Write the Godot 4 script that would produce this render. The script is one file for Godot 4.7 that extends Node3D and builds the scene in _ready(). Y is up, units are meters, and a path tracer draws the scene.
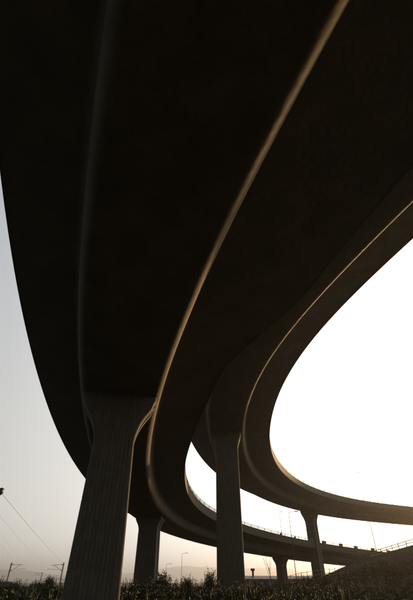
extends Node3D

const EYE := 1.6
var rng := RandomNumberGenerator.new()
var used := {}
var concrete: StandardMaterial3D
var concrete_b: StandardMaterial3D
var pier_mat: StandardMaterial3D
var parapet_mat: StandardMaterial3D
var asphalt: StandardMaterial3D
var steel: StandardMaterial3D
var dark_steel: StandardMaterial3D
var porcelain: StandardMaterial3D
var leaf_mat: StandardMaterial3D
var bark: StandardMaterial3D
var leaf_meshes: Array = []

# ---------------------------------------------------------------- helpers
func P(x: float, f: float, h: float) -> Vector3:
	return Vector3(x, h + EYE, -f)

func numbered(called: String) -> String:
	if not used.has(called):
		used[called] = 0
		return called
	used[called] += 1
	return "%s_%03d" % [called, used[called]]

func thing(called: String, label: String, category: String, at := Vector3.ZERO, group := "") -> Node3D:
	var o := Node3D.new()
	o.name = numbered(called)
	add_child(o)
	o.position = at
	o.set_meta("label", label)
	o.set_meta("category", category)
	if group != "":
		o.set_meta("group", group)
	return o

func put(mesh: Mesh, called: String, m: Material, parent: Node3D, at := Vector3.ZERO) -> MeshInstance3D:
	var o := MeshInstance3D.new()
	o.name = called
	o.mesh = mesh
	if m:
		o.material_override = m
	o.position = at
	o.cast_shadow = GeometryInstance3D.SHADOW_CASTING_SETTING_ON
	parent.add_child(o, true)
	return o

func structure(mesh: Mesh, called: String, m: Material) -> MeshInstance3D:
	var o := put(mesh, called, m, self)
	o.set_meta("kind", "structure")
	return o

func mesh_of(v: PackedVector3Array, n: PackedVector3Array, c := PackedColorArray()) -> ArrayMesh:
	var a := []
	a.resize(Mesh.ARRAY_MAX)
	a[Mesh.ARRAY_VERTEX] = v
	a[Mesh.ARRAY_NORMAL] = n
	if c.size() > 0:
		a[Mesh.ARRAY_COLOR] = c
	var am := ArrayMesh.new()
	am.add_surface_from_arrays(Mesh.PRIMITIVE_TRIANGLES, a)
	return am

func tri(v: PackedVector3Array, n: PackedVector3Array, a: Vector3, b: Vector3, c: Vector3, na: Vector3, nb: Vector3, nc: Vector3) -> void:
	var g := (b - a).cross(c - a)
	if g.dot(na + nb + nc) > 0.0:
		v.append(a); v.append(c); v.append(b)
		n.append(na); n.append(nc); n.append(nb)
	else:
		v.append(a); v.append(b); v.append(c)
		n.append(na); n.append(nb); n.append(nc)

# rings of equal size, each a closed outline; smooth along the rings, creased across corners; ends capped
func loft(rings: Array, caps := true) -> ArrayMesh:
	var v := PackedVector3Array()
	var n := PackedVector3Array()
	var R := rings.size()
	var K: int = rings[0].size()
	var mid := Vector3.ZERO
	for p in rings[0]:
		mid += p
	mid /= K
	# orientation sign: area vector of the first ring against the direction of the sweep
	var area := Vector3.ZERO
	for i in K:
		area += (rings[0][i] - mid).cross(rings[0][(i + 1) % K] - mid)
	var sgn := 1.0 if area.dot(rings[1][0] - rings[0][0]) > 0.0 else -1.0
	var en: Array = []
	for j in R:
		var row := PackedVector3Array()
		var r0: PackedVector3Array = rings[max(j - 1, 0)]
		var r1: PackedVector3Array = rings[min(j + 1, R - 1)]
		var r: PackedVector3Array = rings[j]
		for i in K:
			var i2 := (i + 1) % K
			var e := r[i2] - r[i]
			var t := (r1[i] - r0[i]) + (r1[i2] - r0[i2])
			row.append((e.cross(t) * sgn).normalized())
		en.append(row)
	var vn: Array = []   # per ring, per edge: start normal, end normal
	for j in R:
		var s := PackedVector3Array()
		var q := PackedVector3Array()
		for i in K:
			var a: Vector3 = en[j][i]
			var b: Vector3 = en[j][(i + K - 1) % K]
			var c: Vector3 = en[j][(i + 1) % K]
			s.append((a + b).normalized() if a.dot(b) > 0.86 else a)
			q.append((a + c).normalized() if a.dot(c) > 0.86 else a)
		vn.append([s, q])
	for j in R - 1:
		for i in K:
			var i2 := (i + 1) % K
			var a: Vector3 = rings[j][i]
			var b: Vector3 = rings[j][i2]
			var c: Vector3 = rings[j + 1][i2]
			var d: Vector3 = rings[j + 1][i]
			tri(v, n, a, b, c, vn[j][0][i], vn[j][1][i], vn[j + 1][1][i])
			tri(v, n, a, c, d, vn[j][0][i], vn[j + 1][1][i], vn[j + 1][0][i])
	if caps:
		for k in 2:
			var r: PackedVector3Array = rings[0 if k == 0 else R - 1]
			var o: PackedVector3Array = rings[1 if k == 0 else R - 2]
			var nn := (r[0] - o[0]).normalized()
			var u := (r[1] - r[0]).normalized()
			nn = area.normalized() * sgn * (-1.0 if k == 0 else 1.0) if k == 0 else nn
			var w := nn.cross(u).normalized()
			var flat := PackedVector2Array()
			for p in r:
				flat.append(Vector2((p - r[0]).dot(u), (p - r[0]).dot(w)))
			var idx := Geometry2D.triangulate_polygon(flat)
			for t in range(0, idx.size(), 3):
				tri(v, n, r[idx[t]], r[idx[t + 1]], r[idx[t + 2]], nn, nn, nn)
	return mesh_of(v, n)

func tube(pts: Array, radii: Array, sides := 8) -> ArrayMesh:
	var rings: Array = []
	for i in pts.size():
		var t: Vector3 = (pts[min(i + 1, pts.size() - 1)] - pts[max(i - 1, 0)]).normalized()
		var u := t.cross(Vector3.UP if absf(t.y) < 0.9 else Vector3.RIGHT).normalized()
		var w := t.cross(u)
		var r := PackedVector3Array()
		for k in sides:
			var a := TAU * k / sides
			r.append(pts[i] + (u * cos(a) + w * sin(a)) * float(radii[i]))
		rings.append(r)
	return loft(rings)

func box(size: Vector3, bevel := 0.015) -> ArrayMesh:
	var hx := size.x / 2; var hz := size.z / 2
	var b := minf(bevel, minf(hx, minf(hz, size.y / 2)) * 0.4)
	var rings: Array = []
	for l in [[0.0, b], [b, 0.0], [size.y - b, 0.0], [size.y, b]]:
		var x: float = hx - l[1]; var z: float = hz - l[1]
		var r := PackedVector3Array()
		for q in [[-1, -1, 0, b], [-1, -1, b, 0], [1, -1, -b, 0], [1, -1, 0, b], [1, 1, 0, -b], [1, 1, -b, 0], [-1, 1, b, 0], [-1, 1, 0, -b]]:
			r.append(Vector3(q[0] * x + q[2], l[0], q[1] * z + q[3]))
		rings.append(r)
	return loft(rings)

# ---------------------------------------------------------------- materials
func noise_image(seed_: int, freq: float, octaves: int, size := 512) -> Image:
	var fn := FastNoiseLite.new()
	fn.seed = seed_
	fn.frequency = freq
	fn.noise_type = FastNoiseLite.TYPE_SIMPLEX_SMOOTH
	fn.fractal_octaves = octaves
	return fn.get_seamless_image(size, size)

func mottled(seed_: int, lo: Color, hi: Color, f1: float, f2: float, share := 0.5) -> ImageTexture:
	var a := noise_image(seed_, f1, 4)
	var b := noise_image(seed_ + 7, f2, 4)
	var img := Image.create(512, 512, true, Image.FORMAT_RGB8)
	for y in 512:
		for x in 512:
			var t := clampf(a.get_pixel(x, y).r * share + b.get_pixel(x, y).r * (1.0 - share), 0, 1)
			t = clampf((t - 0.5) * 1.7 + 0.5, 0, 1)
			img.set_pixel(x, y, lo.lerp(hi, t))
	img.generate_mipmaps()
	return ImageTexture.create_from_image(img)

func bumps(seed_: int, freq: float, strength: float) -> ImageTexture:
	var img := noise_image(seed_, freq, 5)
	img.convert(Image.FORMAT_RGBA8)
	img.bump_map_to_normal_map(strength)
	return ImageTexture.create_from_image(img)

func mat(tex: Texture2D, scale_: Vector3, rough: float, nrm: Texture2D = null, nscale := 0.5) -> StandardMaterial3D:
	var m := StandardMaterial3D.new()
	m.albedo_texture = tex
	m.uv1_triplanar = true
	m.uv1_world_triplanar = true
	m.uv1_scale = scale_
	m.roughness = rough
	if nrm:
		m.normal_enabled = true
		m.normal_texture = nrm
		m.normal_scale = nscale
	return m

func lin(r: float, g: float, b: float) -> Color:
	return Color(r, g, b).linear_to_srgb()

func plain(c: Color, rough: float, metal := 0.0) -> StandardMaterial3D:
	var m := StandardMaterial3D.new()
	m.albedo_color = c
	m.roughness = rough
	m.metallic = metal
	return m

func make_materials() -> void:
	var bump := bumps(5, 0.03, 5.0)
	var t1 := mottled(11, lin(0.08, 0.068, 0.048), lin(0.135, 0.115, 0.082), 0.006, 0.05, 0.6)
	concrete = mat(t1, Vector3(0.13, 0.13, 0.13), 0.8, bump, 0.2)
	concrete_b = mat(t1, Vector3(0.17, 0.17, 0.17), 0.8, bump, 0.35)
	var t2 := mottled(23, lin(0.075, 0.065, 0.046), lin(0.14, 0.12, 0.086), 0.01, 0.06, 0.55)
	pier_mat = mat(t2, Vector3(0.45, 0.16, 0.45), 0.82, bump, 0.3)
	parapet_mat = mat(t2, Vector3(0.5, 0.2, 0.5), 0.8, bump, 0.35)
	asphalt = mat(mottled(31, lin(0.035, 0.035, 0.036), lin(0.07, 0.068, 0.066), 0.02, 0.2), Vector3(0.3, 0.3, 0.3), 0.9)
	steel = plain(lin(0.30, 0.29, 0.27), 0.5, 0.6)
	dark_steel = plain(lin(0.08, 0.075, 0.07), 0.6, 0.4)
	porcelain = plain(lin(0.10, 0.05, 0.035), 0.3)
	bark = mat(mottled(41, lin(0.045, 0.035, 0.025), lin(0.12, 0.095, 0.07), 0.03, 0.1), Vector3(2, 0.6, 2), 0.9)
	leaf_mat = StandardMaterial3D.new()
	leaf_mat.vertex_color_use_as_albedo = true
	leaf_mat.roughness = 0.65
	leaf_mat.cull_mode = BaseMaterial3D.CULL_DISABLED
	leaf_mat.backlight_enabled = true
	leaf_mat.backlight = Color(0.035, 0.05, 0.01)

# ---------------------------------------------------------------- the sky
const SUN_AZ := 38.0
const SUN_EL := 12.3
func sun_dir() -> Vector3:
	var a := deg_to_rad(SUN_AZ); var e := deg_to_rad(SUN_EL)
	return Vector3(sin(a) * cos(e), sin(e), -cos(a) * cos(e))

func make_sky() -> Sky:
	var w := 768; var h := 384
	var img := Image.create(w, h, false, Image.FORMAT_RGBF)
	var sd := sun_dir()
	for y in h:
		var el := (0.5 - (y + 0.5) / h) * PI
		for x in w:
			var az := ((x + 0.5) / w) * TAU
			var d := Vector3(sin(az) * cos(el), sin(el), -cos(az) * cos(el))
			var k := clampf(1.0 - d.y, 0.0, 1.0)
			var low := pow(k, 2.2)
			var c := Vector3(0.06, 0.10, 0.16).lerp(Vector3(0.15, 0.145, 0.13), low) + Vector3(0.26, 0.245, 0.225) * pow(k, 9.0)
			var g := rad_to_deg(acos(clampf(d.dot(sd), -1, 1)))
			c += Vector3(1.0, 0.90, 0.74) * (4.0 * exp(-g / 8.0)) + Vector3(1.0, 0.97, 0.90) * (3.0 * exp(-g / 36.0))
			img.set_pixel(x, y, Color(c.x, c.y, c.z))
	var pm := PanoramaSkyMaterial.new()
	pm.panorama = ImageTexture.create_from_image(img)
	var sky := Sky.new()
	sky.sky_material = pm
	return sky

# ---------------------------------------------------------------- viaducts
class Road:
	var pos := PackedVector3Array()   # soffit centre, world
	var run := PackedFloat32Array()
	func setup(c: Array, lead: int) -> void:
		var n := c.size()
		var s0 := 0.0
		var s := 0.0
		var last := Vector3.ZERO
		for i in n - 3:
			for k in 40:
				var u := k / 40.0
				var b := [pow(1 - u, 3) / 6.0, (3 * u * u * u - 6 * u * u + 4) / 6.0, (-3 * u * u * u + 3 * u * u + 3 * u + 1) / 6.0, u * u * u / 6.0]
				var p := Vector3.ZERO
				for q in 4:
					p += c[i + q] * float(b[q])
				if i + k > 0:
					s += Vector2(p.x - last.x, p.z - last.z).length()
				last = p
				if i == lead and k == 0:
					s0 = s
				pos.append(p)
				run.append(s)
		for i in run.size():
			run[i] -= s0
	func at(s: float) -> Vector3:
		var i := clampi(run.bsearch(s), 1, run.size() - 1)
		var t := (s - run[i - 1]) / (run[i] - run[i - 1])
		return pos[i - 1].lerp(pos[i], t)
	func ahead(s: float) -> Vector3:
		var d := at(s + 0.6) - at(s - 0.6)
		d.y = 0
		return d.normalized()
	func right(s: float) -> Vector3:
		var d := ahead(s)
		return Vector3(-d.z, 0, d.x)

func ring(rd: Road, s: float, prof: PackedVector2Array) -> PackedVector3Array:
	var o := rd.at(s)
	var r := rd.right(s)
	var out := PackedVector3Array()
	for p in prof:
		out.append(o + r * p.x + Vector3.UP * p.y)
	return out

func stations(s0: float, s1: float, step: float) -> Array:
	var n := int(maxf(1, round((s1 - s0) / step)))
	var out: Array = []
	for i in n + 1:
		out.append(s0 + (s1 - s0) * i / n)
	return out

# half of the box girder from the middle of the soffit outwards, on the right side; inset for the joints
func girder_profile(w: float, wl: float, wr: float, d: float, inset: float) -> PackedVector2Array:
	var out := PackedVector2Array()
	var rad := 0.55
	var right: Array = []
	for k in 9:
		var a := -PI / 2 + (PI / 2 - 0.12) * k / 8.0
		right.append(Vector2(w - rad + cos(a) * (rad - inset), rad + sin(a) * (rad - inset)))
	right.append(Vector2(w + 0.06 - inset, 1.02))
	for k in range(1, 6):
		var a := PI - 0.12 - (PI / 2 - 0.22) * k / 5.0
		right.append(Vector2(w + 0.44 + cos(a) * (0.38 + inset), 1.02 + sin(a) * (0.38 - inset * 0.5)))
	var left: Array = []
	for q in right:
		left.append(Vector2(-q.x, q.y))
	right.append(Vector2(wr, d)); right.append(Vector2(wr, d + 0.26))
	left.append(Vector2(-wl, d)); left.append(Vector2(-wl, d + 0.26))
	left.reverse()
	for q in left: out.append(q)
	for q in right: out.append(q)
	return out

func build_viaduct(rd: Road, label: String, s0: float, s1: float, w: float, wl: float, wr: Callable, d: float, p: float, rail0: float, m: Material) -> void:
	var v := thing("viaduct", label, "viaduct")
	# girder, with recessed joints between the cast segments
	var rings: Array = []
	var seg := 4.6
	var n := int((s1 - s0) / seg)
	for i in n:
		var a := s0 + (s1 - s0) * i / n
		var b := s0 + (s1 - s0) * (i + 1) / n
		for s in [a + 0.02, a + (b - a) * 0.26, a + (b - a) * 0.5, a + (b - a) * 0.74, b - 0.02]:
			rings.append(ring(rd, s, girder_profile(w, wl, wr.call(s), d, 0.0)))
		if i < n - 1:
			rings.append(ring(rd, b - 0.015, girder_profile(w, wl, wr.call(b), d, 0.007)))
			rings.append(ring(rd, b + 0.015, girder_profile(w, wl, wr.call(b), d, 0.007)))
	put(loft(rings), "girder", m, v)
	# road surface
	rings = []
	for s in stations(s0 + 0.1, s1 - 0.1, 3.0):
		var r: float = wr.call(s) - 0.32
		rings.append(ring(rd, s, PackedVector2Array([Vector2(-wl + 0.32, d + 0.265), Vector2(r, d + 0.265), Vector2(r, d + 0.325), Vector2(-wl + 0.32, d + 0.325)])))
	put(loft(rings), "road_surface", asphalt, v)
	# parapets cast in panels
	for side in [-1.0, 1.0]:
		var sides := stations(s0, s1, 3.8)
		for i in sides.size() - 1:
			var a: float = sides[i] + 0.012
			var b: float = sides[i + 1] - 0.012
			var rr: Array = []
			for s in stations(a, b, 1.3):
				var e: float = wl if side < 0 else wr.call(s)
				var prof := PackedVector2Array([Vector2(e + 0.004, d - 0.04), Vector2(e + 0.035, d - 0.04), Vector2(e + 0.045, d - 0.02), Vector2(e + 0.045, d + p - 0.16), Vector2(e + 0.075, d + p - 0.12), Vector2(e + 0.075, d + p - 0.02), Vector2(e + 0.055, d + p), Vector2(e - 0.21, d + p), Vector2(e - 0.23, d + p - 0.02), Vector2(e - 0.29, d + 0.27), Vector2(e + 0.004, d + 0.27)])
				for k in prof.size():
					prof[k].x *= side
				rr.append(ring(rd, s, prof))
			put(loft(rr), "parapet_panel", parapet_mat, v)
		# railing on the parapet
		var rl := Node3D.new()
		rl.name = "railing"
		v.add_child(rl, true)
		var post := box(Vector3(0.08, 0.46, 0.1))
		for s in stations(rail0, s1 - 1.0, 2.6):
			var e: float = (wl if side < 0 else wr.call(s)) - 0.08
			var q := put(post, "post", steel, rl, rd.at(s) + rd.right(s) * e * side + Vector3.UP * (d + p - 0.002))
			q.rotation.y = atan2(-rd.ahead(s).x, -rd.ahead(s).z)
		for hh in [0.23, 0.45]:
			var pts: Array = []
			var rad: Array = []
			for s in stations(rail0 - 0.5, s1 - 0.5, 2.0):
				var e: float = (wl if side < 0 else wr.call(s)) - 0.08
				pts.append(rd.at(s) + rd.right(s) * e * side + Vector3.UP * (d + p + hh))
				rad.append(0.045)
			put(tube(pts, rad, 6), "rail", steel, rl)

func pier_ring(y: float, hw: float, hd: float, inset: float, ribs: int, span: float) -> PackedVector3Array:
	var out := PackedVector3Array()
	var ch := 0.2
	var w := hw - inset
	var dd := hd - inset
	var front: Array = []   # from -x to +x on the face at -z
	var fw := w - ch
	front.append(Vector2(-fw, dd))
	var g := 0.02
	for k in ribs:
		var c := -span + 2 * span * (k + 0.5) / ribs
		front.append(Vector2(c - g * 1.5, dd)); front.append(Vector2(c - g * 0.8, dd - g)); front.append(Vector2(c + g * 0.8, dd - g)); front.append(Vector2(c + g * 1.5, dd))
	front.append(Vector2(fw, dd))
	for q in front:
		out.append(Vector3(q.x, y, -q.y))
	out.append(Vector3(w - ch * 0.4, y, -(dd - ch * 0.12)))
	out.append(Vector3(w - ch * 0.1, y, -(dd - ch * 0.45)))
	out.append(Vector3(w, y, -(dd - ch)))
	out.append(Vector3(w, y, -0.3)); out.append(Vector3(w - 0.1, y, -0.22)); out.append(Vector3(w - 0.1, y, 0.22)); out.append(Vector3(w, y, 0.3))
	out.append(Vector3(w, y, dd - ch))
	out.append(Vector3(w - ch * 0.1, y, dd - ch * 0.45))
	out.append(Vector3(w - ch * 0.4, y, dd - ch * 0.12))
	front.reverse()
	for q in front:
		out.append(Vector3(q.x, y, q.y))
	out.append(Vector3(-(w - ch * 0.4), y, dd - ch * 0.12))
	out.append(Vector3(-(w - ch * 0.1), y, dd - ch * 0.45))
	out.append(Vector3(-w, y, dd - ch))
	out.append(Vector3(-w, y, 0.3)); out.append(Vector3(-w + 0.1, y, 0.22)); out.append(Vector3(-w + 0.1, y, -0.22)); out.append(Vector3(-w, y, -0.3))
	out.append(Vector3(-w, y, -(dd - ch)))
	out.append(Vector3(-(w - ch * 0.1), y, -(dd - ch * 0.45)))
	out.append(Vector3(-(w - ch * 0.4), y, -(dd - ch * 0.12)))
	return out

func build_pier(rd: Road, s: float, label: String, base_w: float, neck_w: float, top_w: float, flare: float, depth: float) -> void:
	var o := rd.at(s)
	var gy := ground_y(o.x, -o.z)
	var t := thing("bridge_pier", label, "pier", Vector3(o.x, gy, o.z), "fluted concrete piers carrying the viaducts")
	t.rotation.y = atan2(-rd.ahead(s).x, -rd.ahead(s).z)
	var top := o.y - gy + 0.1
	var neck := top - flare
	var hw := func(y: float) -> float:
		return lerpf(base_w, neck_w, clampf(y / neck, 0, 1)) * 0.5
	var joints: Array = []
	var y := 2.1 - gy
	while y < neck - 1.0:
		joints.append(y)
		y += 3.2
	var edges: Array = [-0.6]
	edges.append_array(joints)
	edges.append(neck)
	var ribs := int(round(neck_w / 0.27))
	var span := neck_w / 2 - 0.22
	for i in edges.size() - 1:
		var a: float = edges[i]
		var b: float = edges[i + 1]
		var rr: Array = []
		if i > 0:
			rr.append(pier_ring(a - 0.02, hw.call(a), depth / 2, 0.016, ribs, span))
			rr.append(pier_ring(a + 0.012, hw.call(a), depth / 2, 0.016, ribs, span))
			rr.append(pier_ring(a + 0.02, hw.call(a), depth / 2, 0.012, ribs, span))
		for k in 5:
			var q := lerpf(a + (0.035 if i > 0 else 0.0), b - 0.03, k / 4.0)
			rr.append(pier_ring(q, hw.call(q), depth / 2, 0.0, ribs, span))
		rr.append(pier_ring(b - 0.02, hw.call(b), depth / 2, 0.015, ribs, span))
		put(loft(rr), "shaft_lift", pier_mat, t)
	var cr: Array = [pier_ring(neck - 0.019, neck_w / 2, depth / 2, 0.016, ribs, span), pier_ring(neck + 0.01, neck_w / 2, depth / 2, 0.016, ribs, span), pier_ring(neck + 0.02, neck_w / 2, depth / 2, 0.0, ribs, span)]
	for k in range(1, 15):
		var u := k / 14.0
		var q := lerpf(neck + 0.02, top - 0.3, u)
		var e := pow(u, 2.1) * (1.0 - 0.22 * smoothstep(0.75, 1.0, u)) / 0.78
		cr.append(pier_ring(q, lerpf(neck_w, top_w, minf(e, 1.0)) / 2, depth / 2 + 0.06 * u * u, 0.0, ribs, span))
	cr.append(pier_ring(top - 0.22, top_w / 2, depth / 2 + 0.06, 0.0, ribs, span))
	cr.append(pier_ring(top, top_w / 2 - 0.01, depth / 2 + 0.06, 0.0, ribs, span))
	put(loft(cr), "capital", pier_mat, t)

# ---------------------------------------------------------------- ground
func ground_y(x: float, f: float) -> float:
	var y := 0.15 * sin(x * 0.13 + 1.0) * cos(f * 0.11) + 0.08 * sin(x * 0.41 + f * 0.37)
	# bank on the right, up to the ramp wall
	y += 2.3 * smoothstep(6.0, 25.0, x) * smoothstep(32.0, 60.0, f) * (1.0 - smoothstep(95.0, 125.0, f))
	# low bank on the left in front of the railway
	y += 1.0 * smoothstep(-14.0, -32.0, x) * smoothstep(38.0, 70.0, f) * (1.0 - smoothstep(90.0, 120.0, f))
	return y

func build_ground() -> void:
	var co: Array = []
	var c := 0.0
	while c < 150.0:
		co.append(c); c += 2.5
	while c < 12000.0:
		co.append(c); c *= 1.35
	co.append(13200.0)
	var xs: Array = []
	for i in range(co.size() - 1, 0, -1): xs.append(-co[i])
	xs.append_array(co)
	var v := PackedVector3Array()
	var n := PackedVector3Array()
	var hs: Array = []
	for i in xs.size():
		var row := PackedFloat32Array()
		for j in xs.size():
			row.append(ground_y(xs[i], xs[j]))
		hs.append(row)
	for i in xs.size() - 1:
		for j in xs.size() - 1:
			var a := Vector3(xs[i], hs[i][j], -xs[j])
			var b := Vector3(xs[i + 1], hs[i + 1][j], -xs[j])
			var d := Vector3(xs[i], hs[i][j + 1], -xs[j + 1])
			var e := Vector3(xs[i + 1], hs[i + 1][j + 1], -xs[j + 1])
			tri(v, n, a, b, e, Vector3.UP, Vector3.UP, Vector3.UP)
			tri(v, n, a, e, d, Vector3.UP, Vector3.UP, Vector3.UP)
	var st := SurfaceTool.new()
	st.create_from(mesh_of(v, n), 0)
	st.index()
	st.generate_normals()
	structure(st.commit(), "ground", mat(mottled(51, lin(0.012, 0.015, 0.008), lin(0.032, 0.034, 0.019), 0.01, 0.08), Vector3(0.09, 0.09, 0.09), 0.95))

func build_hills() -> void:
	var fn := FastNoiseLite.new()
	fn.seed = 4
	fn.frequency = 0.00022
	fn.fractal_octaves = 5
	var v := PackedVector3Array()
	var n := PackedVector3Array()
	var na := 150; var nr := 14
	var pts: Array = []
	for i in na + 1:
		var az := deg_to_rad(lerpf(-62.0, 62.0, i / float(na)))
		var row := PackedVector3Array()
		for j in nr + 1:
			var q := j / float(nr)
			var r := lerpf(9000.0, 12500.0, q)
			var x := sin(az) * r
			var z := -cos(az) * r
			var e := 0.35 * exp(-pow((rad_to_deg(az) + 4.0) / 5.0, 2)) + 0.3 * exp(-pow((rad_to_deg(az) - 8.0) / 4.0, 2)) + 0.12 * exp(-pow((rad_to_deg(az) + 28.0) / 9.0, 2))
			var h := (0.34 + e * 1.4 + 0.5 * fn.get_noise_2d(x, z)) * sin(PI * minf(q * 0.75, 1.0)) * 520.0 - 2.0
			row.append(Vector3(x, h, z))
		pts.append(row)
	for i in na:
		for j in nr:
			tri(v, n, pts[i][j], pts[i + 1][j], pts[i + 1][j + 1], Vector3.UP, Vector3.UP, Vector3.UP)
			tri(v, n, pts[i][j], pts[i + 1][j + 1], pts[i][j + 1], Vector3.UP, Vector3.UP, Vector3.UP)
	var st := SurfaceTool.new()
	st.create_from(mesh_of(v, n), 0)
	st.index()
	st.generate_normals()
	structure(st.commit(), "hills", mat(mottled(61, lin(0.03, 0.038, 0.022), lin(0.08, 0.08, 0.055), 0.02, 0.08), Vector3(0.004, 0.004, 0.004), 0.95))

# ---------------------------------------------------------------- plants
func leaf(v: PackedVector3Array, n: PackedVector3Array, cl: PackedColorArray, at: Vector3, dir: Vector3, len_: float, wid: float, c: Color) -> void:
	var side := dir.cross(Vector3(rng.randf_range(-1, 1), rng.randf_range(-1, 1), rng.randf_range(-1, 1)))
	if side.length() < 0.01:
		side = Vector3.RIGHT
	side = side.normalized() * wid * 0.5
	var nn := dir.cross(side).normalized()
	var mid := at + dir * len_ * 0.45 + nn * len_ * 0.08
	var tip := at + dir * len_
	var q := [[at, mid + side, tip], [at, tip, mid - side]]
	for t in q:
		for p in t:
			v.append(p)
			n.append(nn)
			cl.append(c)

# a shrub crown of unit height made of twig clumps carrying leaves
func make_crown(seed_: int, clumps: int, per: int, lean: float, size: float, spiky: float) -> ArrayMesh:
	rng.seed = seed_
	var v := PackedVector3Array()
	var n := PackedVector3Array()
	var cl := PackedColorArray()
	for k in clumps:
		var a := rng.randf() * TAU
		var hgt := pow(rng.randf(), 0.8)
		var prof := sqrt(maxf(0.02, sin(PI * clampf(0.18 + hgt * 0.8, 0, 1)))) * (0.55 + 0.18 * sin(a * 3.0 + seed_) + 0.1 * sin(a * 7.0))
		var r := sqrt(rng.randf()) * prof * lean
		var c := Vector3(cos(a) * r, 0.04 + hgt * 0.86 + rng.randf_range(-0.05, 0.1) * spiky, sin(a) * r)
		var tone := rng.randf()
		var grow := Vector3(cos(a) * 0.6, 0.8 + spiky, sin(a) * 0.6).normalized()
		var tw := rng.randf_range(0.1, 0.22) * (1.0 + spiky)
		for q in per:
			var u := rng.randf()
			var p := c + grow * tw * (u - 0.3) + Vector3(rng.randfn(0, 1), rng.randfn(0, 1), rng.randfn(0, 1)) * 0.035
			var d := (grow * 0.7 + Vector3(rng.randf_range(-1, 1), rng.randf_range(-0.7, 1), rng.randf_range(-1, 1))).normalized()
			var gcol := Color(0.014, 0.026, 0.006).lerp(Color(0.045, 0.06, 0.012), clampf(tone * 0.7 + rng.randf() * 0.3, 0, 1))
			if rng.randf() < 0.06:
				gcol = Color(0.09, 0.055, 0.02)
			leaf(v, n, cl, p, d, size * rng.randf_range(0.6, 1.3), size * rng.randf_range(0.3, 0.5), gcol)
	return mesh_of(v, n, cl)

func stems_mesh(seed_: int, count: int, spread: float, r0: float) -> ArrayMesh:
	rng.seed = seed_
	var all := SurfaceTool.new()
	all.begin(Mesh.PRIMITIVE_TRIANGLES)
	for k in count:
		var a := rng.randf() * TAU
		var tip := Vector3(cos(a) * spread * rng.randf_range(0.2, 1.0), rng.randf_range(0.6, 0.92), sin(a) * spread * rng.randf_range(0.2, 1.0))
		var mid := tip * 0.5 + Vector3(rng.randf_range(-0.05, 0.05), 0.05, rng.randf_range(-0.05, 0.05))
		all.append_from(tube([Vector3(0, -0.08, 0), mid * 0.5, mid, tip], [r0, r0 * 0.8, r0 * 0.6, r0 * 0.15], 5), 0, Transform3D.IDENTITY)
	return all.commit()

var crown_variants: Array = []
var stem_variants: Array = []
func shrub(label: String, x: float, f: float, hgt: float, wide: float, variant: int, group: String) -> void:
	var at := Vector3(x, ground_y(x, f), -f)
	var t := thing("shrub", label, "shrub", at, group)
	t.rotation.y = x * 1.7 + f
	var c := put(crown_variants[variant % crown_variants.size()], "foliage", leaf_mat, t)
	c.scale = Vector3(wide, hgt, wide)
	var s := put(stem_variants[variant % stem_variants.size()], "stem", bark, t)
	s.scale = Vector3(wide, hgt, wide)

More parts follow.
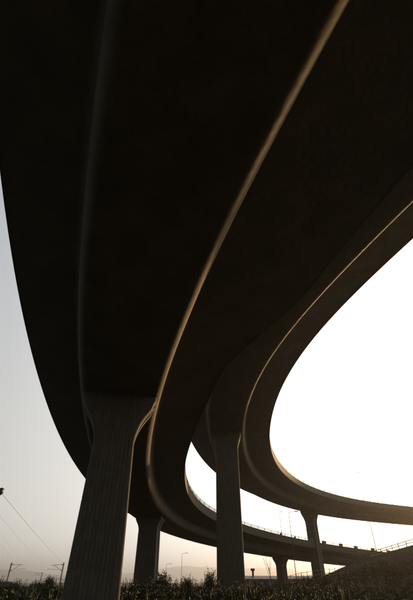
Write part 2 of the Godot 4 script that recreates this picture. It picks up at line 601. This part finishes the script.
func build_plants() -> void:
	for i in 5:
		crown_variants.append(make_crown(100 + i, 110 + 25 * i, 18, [1.0, 0.9, 0.75, 1.1, 0.6][i], [0.075, 0.06, 0.07, 0.055, 0.065][i], [0.2, 0.0, 0.8, 0.1, 1.1][i]))
		stem_variants.append(stems_mesh(200 + i, 7, [0.35, 0.3, 0.25, 0.4, 0.2][i], 0.022))
	var bank := "shrubs along the foot of the viaducts"
	# right bank
	shrub("broad leafy shrub at the right edge of the picture below the ramp railing", 25.3, 50.0, 2.5, 3.2, 0, bank)
	shrub("tall rounded shrub on the bank left of the right-edge shrub", 22.6, 51.5, 2.0, 2.9, 1, bank)
	shrub("dense dark shrub in the middle of the right-hand bank", 20.9, 50.0, 1.9, 2.6, 3, bank)
	shrub("wide low shrub in front of the sloping ramp wall", 20.0, 56.0, 1.7, 3.2, 0, bank)
	shrub("bushy shrub just right of the foot of the distant upper-deck pier", 17.8, 54.0, 1.5, 2.6, 1, bank)
	shrub("small shrub at the foot of the distant upper-deck pier", 15.6, 54.0, 1.5, 2.4, 3, bank)
	shrub("leafy shrub below the tall street lamp in front of the lower viaduct", 13.2, 53.0, 1.6, 2.6, 0, bank)
	shrub("low spreading shrub beneath the farthest lower-deck pier", 10.6, 51.0, 1.5, 2.6, 1, bank)
	shrub("pale leafed shrub low in the bottom right corner", 17.4, 39.0, 1.5, 2.6, 2, bank)
	shrub("pale leafed shrub in the foreground below the ramp wall", 13.9, 38.0, 1.45, 2.4, 3, bank)
	shrub("foreground shrub right of the tall middle pier's foot", 8.0, 38.0, 1.45, 2.4, 0, bank)
	shrub("foreground shrub hugging the right side of the tall middle pier", 4.9, 38.0, 1.4, 2.2, 2, bank)
	# middle
	shrub("foreground shrub in front of the tall middle pier's foot", 2.4, 36.0, 1.35, 2.3, 1, bank)
	shrub("spiky upright shrub left of the tall middle pier", 0.3, 37.0, 2.0, 1.7, 4, bank)
	shrub("thin upright shrub under the distant arm lamp", -1.5, 37.0, 1.7, 1.6, 4, bank)
	shrub("bushy shrub right of the second lower-deck pier", -3.6, 38.0, 2.0, 2.3, 2, bank)
	shrub("shrub at the foot of the second lower-deck pier", -5.6, 38.0, 1.6, 2.4, 0, bank)
	shrub("upright shrub in the gap between the two left piers", -7.8, 38.0, 1.95, 2.0, 2, bank)
	# left hedge
	var hedge := "hedge shrubs in front of the railway"
	shrub("hedge shrub touching the left side of the nearest pier", -18.6, 55.0, 1.9, 2.6, 4, hedge)
	shrub("hedge shrub second from the nearest pier towards the left", -21.4, 56.0, 1.25, 3.2, 1, hedge)
	shrub("hedge shrub in the middle of the left-hand hedge", -23.6, 56.5, 1.3, 3.2, 0, hedge)
	shrub("hedge shrub below the left railway mast", -26.0, 57.0, 1.6, 3.4, 3, hedge)
	shrub("hedge shrub at the left edge of the picture", -28.6, 57.5, 1.95, 3.6, 0, hedge)
	# undergrowth that nobody could count
	var variants := [make_crown(301, 40, 10, 1.1, 0.17, 0.3)]
	rng.seed = 77
	var mm := MultiMesh.new()
	mm.transform_format = MultiMesh.TRANSFORM_3D
	mm.mesh = variants[0]
	var tf: Array = []
	while tf.size() < 2600:
		var f := rng.randf_range(22.0, 66.0)
		var x := rng.randf_range(-0.62, 0.66) * f
		if rng.randf() > 0.9 and f < 30.0:
			continue
		var hh := 0.78 * (0.45 + 0.95 * pow(rng.randf(), 2.2) + 0.3 * sin(x * 0.9 + f * 0.5) * sin(f * 0.7)) * (1.0 if f > 32.0 else 0.8)
		if absf(x + 5.85) < 2.2 and absf(f - 24.0) < 2.0:
			continue
		var b := Basis(Vector3.UP, rng.randf() * TAU).scaled(Vector3(1.3, hh, 1.3))
		tf.append(Transform3D(b, Vector3(x, ground_y(x, f) - 0.03, -f)))
	mm.instance_count = tf.size()
	for i in tf.size():
		mm.set_instance_transform(i, tf[i])
	var mi := MultiMeshInstance3D.new()
	mi.name = "undergrowth"
	mi.multimesh = mm
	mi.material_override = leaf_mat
	mi.set_meta("kind", "stuff")
	mi.set_meta("label", "dark leafy undergrowth covering the ground below the viaducts")
	mi.set_meta("category", "undergrowth")
	add_child(mi)
	# scrub on the bank in front of the ramp wall
	rng.seed = 83
	var sm := MultiMesh.new()
	sm.transform_format = MultiMesh.TRANSFORM_3D
	sm.mesh = make_crown(311, 90, 14, 1.0, 0.12, 0.35)
	sm.instance_count = 130
	rng.seed = 84
	for i in 130:
		var f := rng.randf_range(36.0, 58.0)
		var x := rng.randf_range(8.0, 25.0) * (0.6 + f / 130.0)
		var hh := 0.6 + 1.25 * pow(rng.randf(), 1.6) * smoothstep(8.0, 22.0, x)
		sm.set_instance_transform(i, Transform3D(Basis(Vector3.UP, rng.randf() * TAU).scaled(Vector3(1.9, hh, 1.9)), Vector3(x, ground_y(x, f) - 0.05, -f)))
	var si := MultiMeshInstance3D.new()
	si.name = "scrub"
	si.multimesh = sm
	si.material_override = leaf_mat
	si.set_meta("kind", "stuff")
	si.set_meta("label", "tangled dark scrub covering the bank below the ramp wall")
	si.set_meta("category", "scrub")
	add_child(si)
	# tall grass stalks standing out of the undergrowth
	rng.seed = 91
	var gv := PackedVector3Array(); var gn := PackedVector3Array(); var gc := PackedColorArray()
	for k in 26:
		var a := rng.randf() * TAU
		var b0 := Vector3(cos(a), 0, sin(a)) * rng.randf() * 0.3
		var d := Vector3(cos(a) * rng.randf_range(0.05, 0.35), 1.0, sin(a) * rng.randf_range(0.05, 0.35)).normalized()
		leaf(gv, gn, gc, b0, d, rng.randf_range(0.5, 1.0), 0.014, Color(0.03, 0.036, 0.012))
		if k % 4 == 0:
			for q in 7:
				leaf(gv, gn, gc, b0 + d * rng.randf_range(0.75, 1.0), (d + Vector3(rng.randf_range(-0.6, 0.6), 0, rng.randf_range(-0.6, 0.6))).normalized(), 0.09, 0.03, Color(0.07, 0.058, 0.026))
	var gm := MultiMesh.new()
	gm.transform_format = MultiMesh.TRANSFORM_3D
	gm.mesh = mesh_of(gv, gn, gc)
	gm.instance_count = 280
	for i in 280:
		var f := rng.randf_range(30.0, 62.0)
		var x := rng.randf_range(-0.6, 0.62) * f
		var hh := rng.randf_range(0.9, 1.9)
		gm.set_instance_transform(i, Transform3D(Basis(Vector3.UP, rng.randf() * TAU).scaled(Vector3(1.2, hh, 1.2)), Vector3(x, ground_y(x, f) - 0.03, -f)))
	var gi := MultiMeshInstance3D.new()
	gi.name = "tall_grass"
	gi.multimesh = gm
	gi.material_override = leaf_mat
	gi.set_meta("kind", "stuff")
	gi.set_meta("label", "thin tall grass stalks standing out of the undergrowth")
	gi.set_meta("category", "grass")
	add_child(gi)
	# bare sapling beside the farthest lower pier
	var at := Vector3(11.0, ground_y(11.0, 78.0), -78.0)
	var t := thing("bare_sapling", "thin bare sapling left of the farthest lower-deck pier", "sapling", at)
	put(tube([Vector3(0, -0.2, 0), Vector3(-0.1, 1.6, 0), Vector3(-0.35, 3.2, 0.1)], [0.07, 0.055, 0.035], 6), "trunk", bark, t)
	for k in [[1.4, -1.5, 5.6, 0.3], [1.8, 0.5, 5.2, -0.2], [2.3, -0.9, 6.1, -0.4], [2.7, 0.1, 5.0, 0.5], [3.0, -1.2, 4.6, 0.1]]:
		put(tube([Vector3(-0.1 - 0.06 * k[0], k[0], 0.03), Vector3(k[1] * 0.4 - 0.2, lerpf(k[0], k[2], 0.45), k[3] * 0.5), Vector3(k[1], k[2], k[3])], [0.035, 0.026, 0.01], 5), "branch", bark, t)

# ---------------------------------------------------------------- ramp on the right
func build_ramp() -> void:
	# centre of the left wall line: x, f, top above eye
	var L := [Vector3(23.2, 92.0, 0.9), Vector3(24.8, 80.0, 2.36), Vector3(26.4, 70.0, 3.3), Vector3(27.6, 61.0, 3.9), Vector3(29.6, 48.0, 4.8), Vector3(33.0, 34.0, 5.8), Vector3(38.0, 22.0, 6.7)]
	var t := thing("approach_ramp", "concrete approach ramp with sloping wall and railing at the right edge", "ramp")
	var line: Array = []
	for i in L.size() - 1:
		for k in 5:
			var a: Vector3 = L[max(i - 1, 0)]; var b: Vector3 = L[i]; var c: Vector3 = L[i + 1]; var d: Vector3 = L[min(i + 2, L.size() - 1)]
			line.append(b.cubic_interpolate(c, a, d, k / 5.0))
	line.append(L[-1])
	var rt := func(i: int) -> Vector3:
		var a: Vector3 = line[max(i - 1, 0)]; var b: Vector3 = line[min(i + 1, line.size() - 1)]
		var d := Vector3(b.x - a.x, 0, -(b.y - a.y)).normalized()
		return Vector3(d.z, 0, -d.x)   # towards the right-hand side away from the camera
	var body: Array = []
	var road: Array = []
	for i in line.size():
		var q: Vector3 = line[i]
		var o: Vector3 = P(q.x, q.y, q.z)
		var r: Vector3 = rt.call(i)
		body.append(PackedVector3Array([Vector3(o.x, -0.8, o.z), o - Vector3.UP * 0.95, o + r * 8.0 - Vector3.UP * 0.95, Vector3(o.x, -0.8, o.z) + r * 8.0]))
		road.append(PackedVector3Array([o + r * 0.3 - Vector3.UP * 0.94, o + r * 0.3 - Vector3.UP * 0.88, o + r * 7.7 - Vector3.UP * 0.88, o + r * 7.7 - Vector3.UP * 0.94]))
	put(loft(body), "retaining_wall", concrete, t)
	put(loft(road), "road_surface", asphalt, t)
	for i in range(0, line.size() - 1):
		for sd in [0.0, 7.75]:
			var rr: Array = []
			for k in 2:
				var q: Vector3 = line[i].lerp(line[i + 1], 0.005 if k == 0 else 0.995)
				var r: Vector3 = rt.call(i + k)
				var o: Vector3 = P(q.x, q.y, q.z) + r * sd
				rr.append(PackedVector3Array([o - r * 0.05 - Vector3.UP * 0.945, o - r * 0.05, o + r * 0.25, o + r * 0.25 - Vector3.UP * 0.945]))
			put(loft(rr), "parapet_panel", parapet_mat, t)
	var rl := Node3D.new()
	rl.name = "railing"
	t.add_child(rl, true)
	var pts: Array = []; var pts2: Array = []; var rad: Array = []
	for i in range(5, line.size()):
		var q: Vector3 = line[i]
		var r: Vector3 = rt.call(i)
		var o: Vector3 = P(q.x, q.y, q.z) + r * 0.1
		put(box(Vector3(0.1, 0.66, 0.1)), "post", dark_steel, rl, o - Vector3.UP * 0.01)
		pts.append(o + Vector3.UP * 0.62); pts2.append(o + Vector3.UP * 0.32); rad.append(0.05)
	put(tube(pts, rad, 6), "rail", dark_steel, rl)
	put(tube(pts2, rad, 6), "rail", dark_steel, rl)

# ---------------------------------------------------------------- lamps, planters, railway
func street_lamp(label: String, at: Vector3, hgt: float, arms: Array, yaw: float, group := "") -> void:
	var t := thing("street_lamp", label, "street lamp", at, group)
	t.rotation.y = yaw
	put(tube([Vector3(0, -0.3, 0), Vector3(0, 0.5, 0), Vector3(0, 0.52, 0), Vector3(0, hgt, 0)], [0.13, 0.13, 0.075, 0.045], 8), "pole", dark_steel, t)
	for s in arms:
		put(tube([Vector3(0, hgt - 0.15, 0), Vector3(s * 0.4, hgt + 0.12, 0), Vector3(s * 1.3, hgt + 0.22, 0)], [0.05, 0.045, 0.04], 6), "arm", dark_steel, t)
		put(box(Vector3(0.75, 0.14, 0.3), 0.05), "lamp_head", steel, t, Vector3(s * 1.55, hgt + 0.16, 0))

func build_lamps(A: Road, B: Road, wl: float, d: float) -> void:
	var y := ground_y(15.4, 79.0)
	street_lamp("tall thin street lamp standing in front of the lower viaduct beside the distant upper-deck pier", Vector3(15.4, y, -79.0), 12.0 - y, [1.0], 0.2)
	var s := 118.5
	street_lamp("street lamp rising from the far side of the lower viaduct deck", A.at(s) - A.right(s) * (wl - 0.5) + Vector3.UP * (d + 0.3), 8.4, [1.0], 1.0)
	street_lamp("distant arm lamp seen between the two middle piers", Vector3(-8.2, 0, -150.0), 9.2, [1.0], 0.0)
	street_lamp("faint distant lamp close to the second lower-deck pier", Vector3(-14.6, 0, -165.0), 6.8, [1.0], 0.0)
	var t := thing("light_mast", "very tall thin mast behind both viaducts at the right", "mast", Vector3(65.0, 0, -170.0))
	put(tube([Vector3(0, -0.5, 0), Vector3(0, 20, 0), Vector3(0, 39.0, 0)], [0.2, 0.14, 0.08], 8), "pole", steel, t)
	put(tube([Vector3(0, 38.9, 0), Vector3(0, 39.2, 0)], [0.3, 0.2], 8), "lamp_head", dark_steel, t)

func build_planters(A: Road, wr: Callable, d: float, p: float) -> void:
	var spots := [103.4, 108.7, 119.7, 126.1, 131.8, 138.2, 144.4]
	var names := ["planter box on the lower viaduct railing, leftmost of the row above the farthest lower pier", "planter box on the lower viaduct railing, second of the row from the left", "planter box on the lower viaduct railing just right of the distant upper-deck pier", "planter box on the lower viaduct railing, fourth of the row from the left", "planter box on the lower viaduct railing, fifth of the row from the left", "planter box on the lower viaduct railing beside the foot of the very tall mast", "planter box on the lower viaduct railing nearest to the ramp, last of the row"]
	var clay := plain(lin(0.16, 0.10, 0.065), 0.85)
	var soil := plain(lin(0.03, 0.022, 0.015), 0.95)
	var bush := make_crown(401, 26, 9, 0.9, 0.16, 0.0)
	for i in spots.size():
		var s: float = spots[i]
		var e: float = wr.call(s) + 0.27
		var t := thing("planter_box", names[i], "planter", A.at(s) + A.right(s) * e + Vector3.UP * (d + p - 0.05), "planter boxes along the lower viaduct railing")
		t.rotation.y = atan2(-A.ahead(s).x, -A.ahead(s).z)
		var sc := [0.55, 0.5, 0.9, 0.9, 0.85, 0.95, 0.8][i] as float
		put(box(Vector3(0.5, 0.5, 1.05) * sc, 0.04), "trough", clay, t)
		put(box(Vector3(0.56, 0.07, 1.11) * sc, 0.02), "rim", clay, t, Vector3(0, 0.44 * sc, 0))
		put(box(Vector3(0.4, 0.03, 0.9) * sc, 0.01), "soil", soil, t, Vector3(0, 0.505 * sc, 0))
		var b := put(bush, "plant", leaf_mat, t, Vector3(0, 0.5 * sc, 0))
		b.scale = Vector3(0.42, 0.42, 0.8) * sc

func catenary_mast(label: String, at: Vector3, hgt: float, arm: float, yaw: float) -> void:
	var t := thing("catenary_mast", label, "railway mast", at, "railway masts left of the viaducts")
	t.rotation.y = yaw
	put(box(Vector3(0.30, hgt, 0.34), 0.02), "post", dark_steel, t)
	var s := signf(arm)
	var L := absf(arm)
	put(tube([Vector3(0, hgt - 0.45, 0), Vector3(s * L, hgt - 0.55, 0)], [0.055, 0.05], 6), "bracket_arm", dark_steel, t)
	put(tube([Vector3(0, hgt - 2.0, 0), Vector3(s * L * 0.75, hgt - 0.6, 0)], [0.05, 0.045], 6), "bracket_strut", dark_steel, t)
	put(tube([Vector3(s * L * 0.35, hgt - 1.6, 0), Vector3(s * L * 1.25, hgt - 1.45, 0)], [0.04, 0.035], 6), "steady_arm", dark_steel, t)
	for q in [[0.45, hgt - 0.45], [0.5, hgt - 1.75]]:
		put(tube([Vector3(s * q[0], q[1] - 0.12, 0), Vector3(s * q[0], q[1] - 0.04, 0), Vector3(s * q[0], q[1] + 0.04, 0), Vector3(s * q[0], q[1] + 0.14, 0)], [0.05, 0.13, 0.13, 0.05], 8), "insulator", porcelain, t)

func wire(label: String, pts: Array, r: float) -> void:
	var t := thing("overhead_wire", label, "wire", Vector3.ZERO, "overhead wires of the railway")
	var line: Array = []; var rad: Array = []
	for i in pts.size() - 1:
		var n := 12
		for k in n:
			var u := k / float(n)
			var p: Vector3 = pts[i].lerp(pts[i + 1], u)
			p.y -= 4.0 * u * (1.0 - u) * 0.25
			line.append(p); rad.append(r)
	line.append(pts[-1]); rad.append(r)
	put(tube(line, rad, 5), "conductor", dark_steel, t)

func build_railway() -> void:
	var yaw := -0.33
	catenary_mast("railway mast with bracket arm towards the left, beside the nearest pier", Vector3(-41.0, 0, -130.0), 6.1, -4.2, yaw)
	catenary_mast("railway mast with bracket arm at the far left above the hedge", Vector3(-56.0, 0, -130.0), 6.1, 4.2, yaw)
	catenary_mast("smaller distant railway mast between the two larger ones", Vector3(-91.0, 0, -254.0), 6.1, -5.0, yaw)
	catenary_mast("railway mast standing nearest, only its insulator tip in view at the left edge", P(-18.3, 27.0, -EYE), 7.1, 3.4, yaw)
	var tip := P(-14.25, 28.3, 4.95)
	var near: Node3D = get_node("catenary_mast_003")
	var lt: Vector3 = near.transform.affine_inverse() * tip
	put(tube([Vector3(0, 6.9, 0), lt], [0.05, 0.03], 6), "feeder_arm", dark_steel, near)
	put(tube([lt + Vector3(0, 0.28, 0), lt + Vector3(0, 0.2, 0), lt + Vector3(0, 0.1, 0), lt, lt - Vector3(0, 0.12, 0), lt - Vector3(0, 0.2, 0)], [0.05, 0.2, 0.11, 0.2, 0.11, 0.04], 10), "insulator", porcelain, near)
	wire("overhead wire running from the left edge down to the mast beside the nearest pier", [tip, P(-41.0, 130.0, 4.35)], 0.010)
	wire("upper faint overhead wire at the left leading to the far left mast", [P(-17.0, 30.0, 5.3), P(-52.5, 130.0, 4.0)], 0.004)
	wire("lower faint overhead wire at the left leading to the far left mast", [P(-17.0, 30.0, 4.3), P(-52.0, 130.0, 3.0)], 0.004)
	wire("lowest faint overhead wire leading to the mast beside the nearest pier", [P(-14.6, 30.0, 3.7), P(-45.0, 130.0, 3.0)], 0.004)

func build_far_things() -> void:
	var wall := plain(lin(0.30, 0.28, 0.25), 0.85)
	var roof := plain(lin(0.10, 0.095, 0.09), 0.85)
	var glass := plain(lin(0.03, 0.035, 0.04), 0.15)
	var t := thing("long_shed", "long low grey shed with shallow roof right of the tall middle pier", "shed", Vector3(19.0, 0, -132.0))
	t.rotation.y = 0.12
	put(box(Vector3(22, 2.2, 6.0), 0.02), "wall", wall, t)
	var rr: Array = []
	for x in [-11.6, 11.6]:
		rr.append(PackedVector3Array([Vector3(x, 2.21, 3.5), Vector3(x, 2.33, 3.5), Vector3(x, 3.1, 0), Vector3(x, 2.33, -3.5), Vector3(x, 2.21, -3.5)]))
	var rf := put(loft(rr), "roof", roof, t)
	put(tube([Vector3(-6.0, 2.7, 1.2), Vector3(-6.0, 4.1, 1.2), Vector3(-6.0, 4.3, 1.2), Vector3(-6.0, 4.75, 1.2)], [0.3, 0.3, 0.62, 0.62], 8), "vent_stack", dark_steel, rf)
	for k in 7:
		put(box(Vector3(1.5, 0.9, 0.06), 0.01), "window", glass, t, Vector3(-9.3 + k * 3.1, 0.9, 3.02))
	var f := thing("metal_fence", "metal fence of posts and rails behind the distant upper-deck pier", "fence", Vector3(17.0, ground_y(17.0, 88.0), -88.0))
	for k in 11:
		put(box(Vector3(0.09, 1.5, 0.09)), "post", steel, f, Vector3(k * 1.1 - 1.0, ground_y(16.0 + k * 1.1, 88.0) - ground_y(17.0, 88.0) - 0.1, 0))
	for hh in [0.7, 1.3]:
		var pts: Array = []; var rad: Array = []
		for k in 11:
			pts.append(Vector3(k * 1.1 - 1.0, ground_y(16.0 + k * 1.1, 88.0) - ground_y(17.0, 88.0) + hh, 0)); rad.append(0.035)
		put(tube(pts, rad, 6), "rail", steel, f)

# ---------------------------------------------------------------- scene
func _ready() -> void:
	var cam := Camera3D.new()
	cam.name = "camera"
	cam.fov = 78.38
	cam.position = Vector3(0, EYE, 0)
	cam.rotation_degrees = Vector3(37.5, 0, 0)
	cam.near = 0.05
	cam.far = 20000.0
	add_child(cam)
	cam.current = true
	var env := Environment.new()
	env.background_mode = Environment.BG_SKY
	env.sky = make_sky()
	env.tonemap_mode = Environment.TONE_MAPPER_LINEAR
	env.tonemap_exposure = 1.05
	env.sdfgi_enabled = true
	env.ssao_enabled = true
	env.ssil_enabled = true
	env.volumetric_fog_enabled = true
	env.volumetric_fog_density = 0.00022
	env.volumetric_fog_albedo = Color(0.985, 0.985, 0.975)
	env.volumetric_fog_anisotropy = 0.85
	var we := WorldEnvironment.new()
	we.environment = env
	add_child(we)
	var sun := DirectionalLight3D.new()
	sun.name = "sun"
	sun.light_color = Color(1.0, 0.77, 0.48)
	sun.light_energy = 1.55
	sun.light_angular_distance = 0.5
	sun.shadow_enabled = true
	sun.transform = Transform3D(Basis.looking_at(-sun_dir(), Vector3.UP), Vector3.ZERO)
	add_child(sun)

	make_materials()
	build_ground()
	build_hills()

	var ca := [[15.27, -28.13, 11.41], [-0.15, 1.43, 10.64], [-6.89, 26.4, 9.8], [-9.7, 47.79, 8.59], [-8.5, 68.15, 7.09], [2.56, 88.9, 5.58], [23.11, 108.85, 4.07], [52.09, 126.09, 2.69], [85.59, 142.74, 1.32], [121.93, 160.07, -0.04], [160.82, 178.61, -1.41]]
	var cb := [[27.14, -21.33, 19.43], [13.79, 5.21, 18.51], [3.19, 29.02, 17.6], [1.88, 51.84, 16.63], [5.85, 75.67, 15.44], [16.81, 95.92, 14.24], [34.79, 110.25, 13.22], [58.5, 117.5, 12.49], [82.23, 126.49, 11.8], [103.4, 139.69, 11.12], [121.25, 156.68, 10.44]]
	var roads: Array = []
	for c in [ca, cb]:
		var pts: Array = []
		var d: Vector3 = P(c[0][0], c[0][1], c[0][2]) - P(c[1][0], c[1][1], c[1][2])
		for k in 2:
			pts.append(P(c[0][0], c[0][1], c[0][2]) + d * (2 - k))
		for q in c:
			pts.append(P(q[0], q[1], q[2]))
		var rd := Road.new()
		rd.setup(pts, 2)
		roads.append(rd)
	var A: Road = roads[0]
	var B: Road = roads[1]
	var wra := func(s: float) -> float:
		var ks := [-100.0, 13.4, 21.5, 30.9, 43.3, 73.7, 231.0]
		var ws := [8.53, 8.53, 6.72, 6.74, 6.42, 6.15, 6.02]
		for i in ks.size() - 1:
			if s < ks[i + 1]:
				return lerpf(ws[i], ws[i + 1], clampf((s - ks[i]) / (ks[i + 1] - ks[i]), 0, 1))
		return 6.02
	var wrb := func(_s: float) -> float: return 6.45
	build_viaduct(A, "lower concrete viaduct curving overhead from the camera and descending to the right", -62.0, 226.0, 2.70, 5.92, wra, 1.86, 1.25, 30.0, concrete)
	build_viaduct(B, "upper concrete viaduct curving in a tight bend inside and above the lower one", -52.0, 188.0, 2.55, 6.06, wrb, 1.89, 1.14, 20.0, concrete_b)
	build_pier(A, 24.4, "nearest fluted pier with flared head, large at the left under the lower viaduct", 2.85, 2.45, 4.75, 3.3, 1.7)
	build_pier(A, 63.1, "second pier of the lower viaduct, dark, just right of the nearest pier", 3.0, 2.8, 3.9, 1.8, 1.9)
	build_pier(A, 111.0, "small distant pier of the lower viaduct, farthest of its row", 2.0, 1.9, 3.6, 2.0, 1.6)
	build_pier(A, -14.0, "pier of the lower viaduct standing behind the camera", 2.85, 2.45, 4.75, 3.3, 1.7)
	build_pier(B, 50.0, "tall slim pier in the middle carrying the upper viaduct", 3.2, 3.0, 4.0, 2.6, 1.8)
	build_pier(B, 105.5, "distant pier of the upper viaduct at the right, flaring into its deck", 2.45, 2.3, 4.4, 3.2, 1.7)
	build_pier(B, -3.0, "pier of the upper viaduct standing right of the camera outside the view", 3.0, 2.95, 4.0, 2.6, 1.8)
	build_ramp()
	build_far_things()
	build_railway()
	build_lamps(A, B, 5.92, 1.86)
	build_planters(A, wra, 1.86, 1.25)
	build_plants()
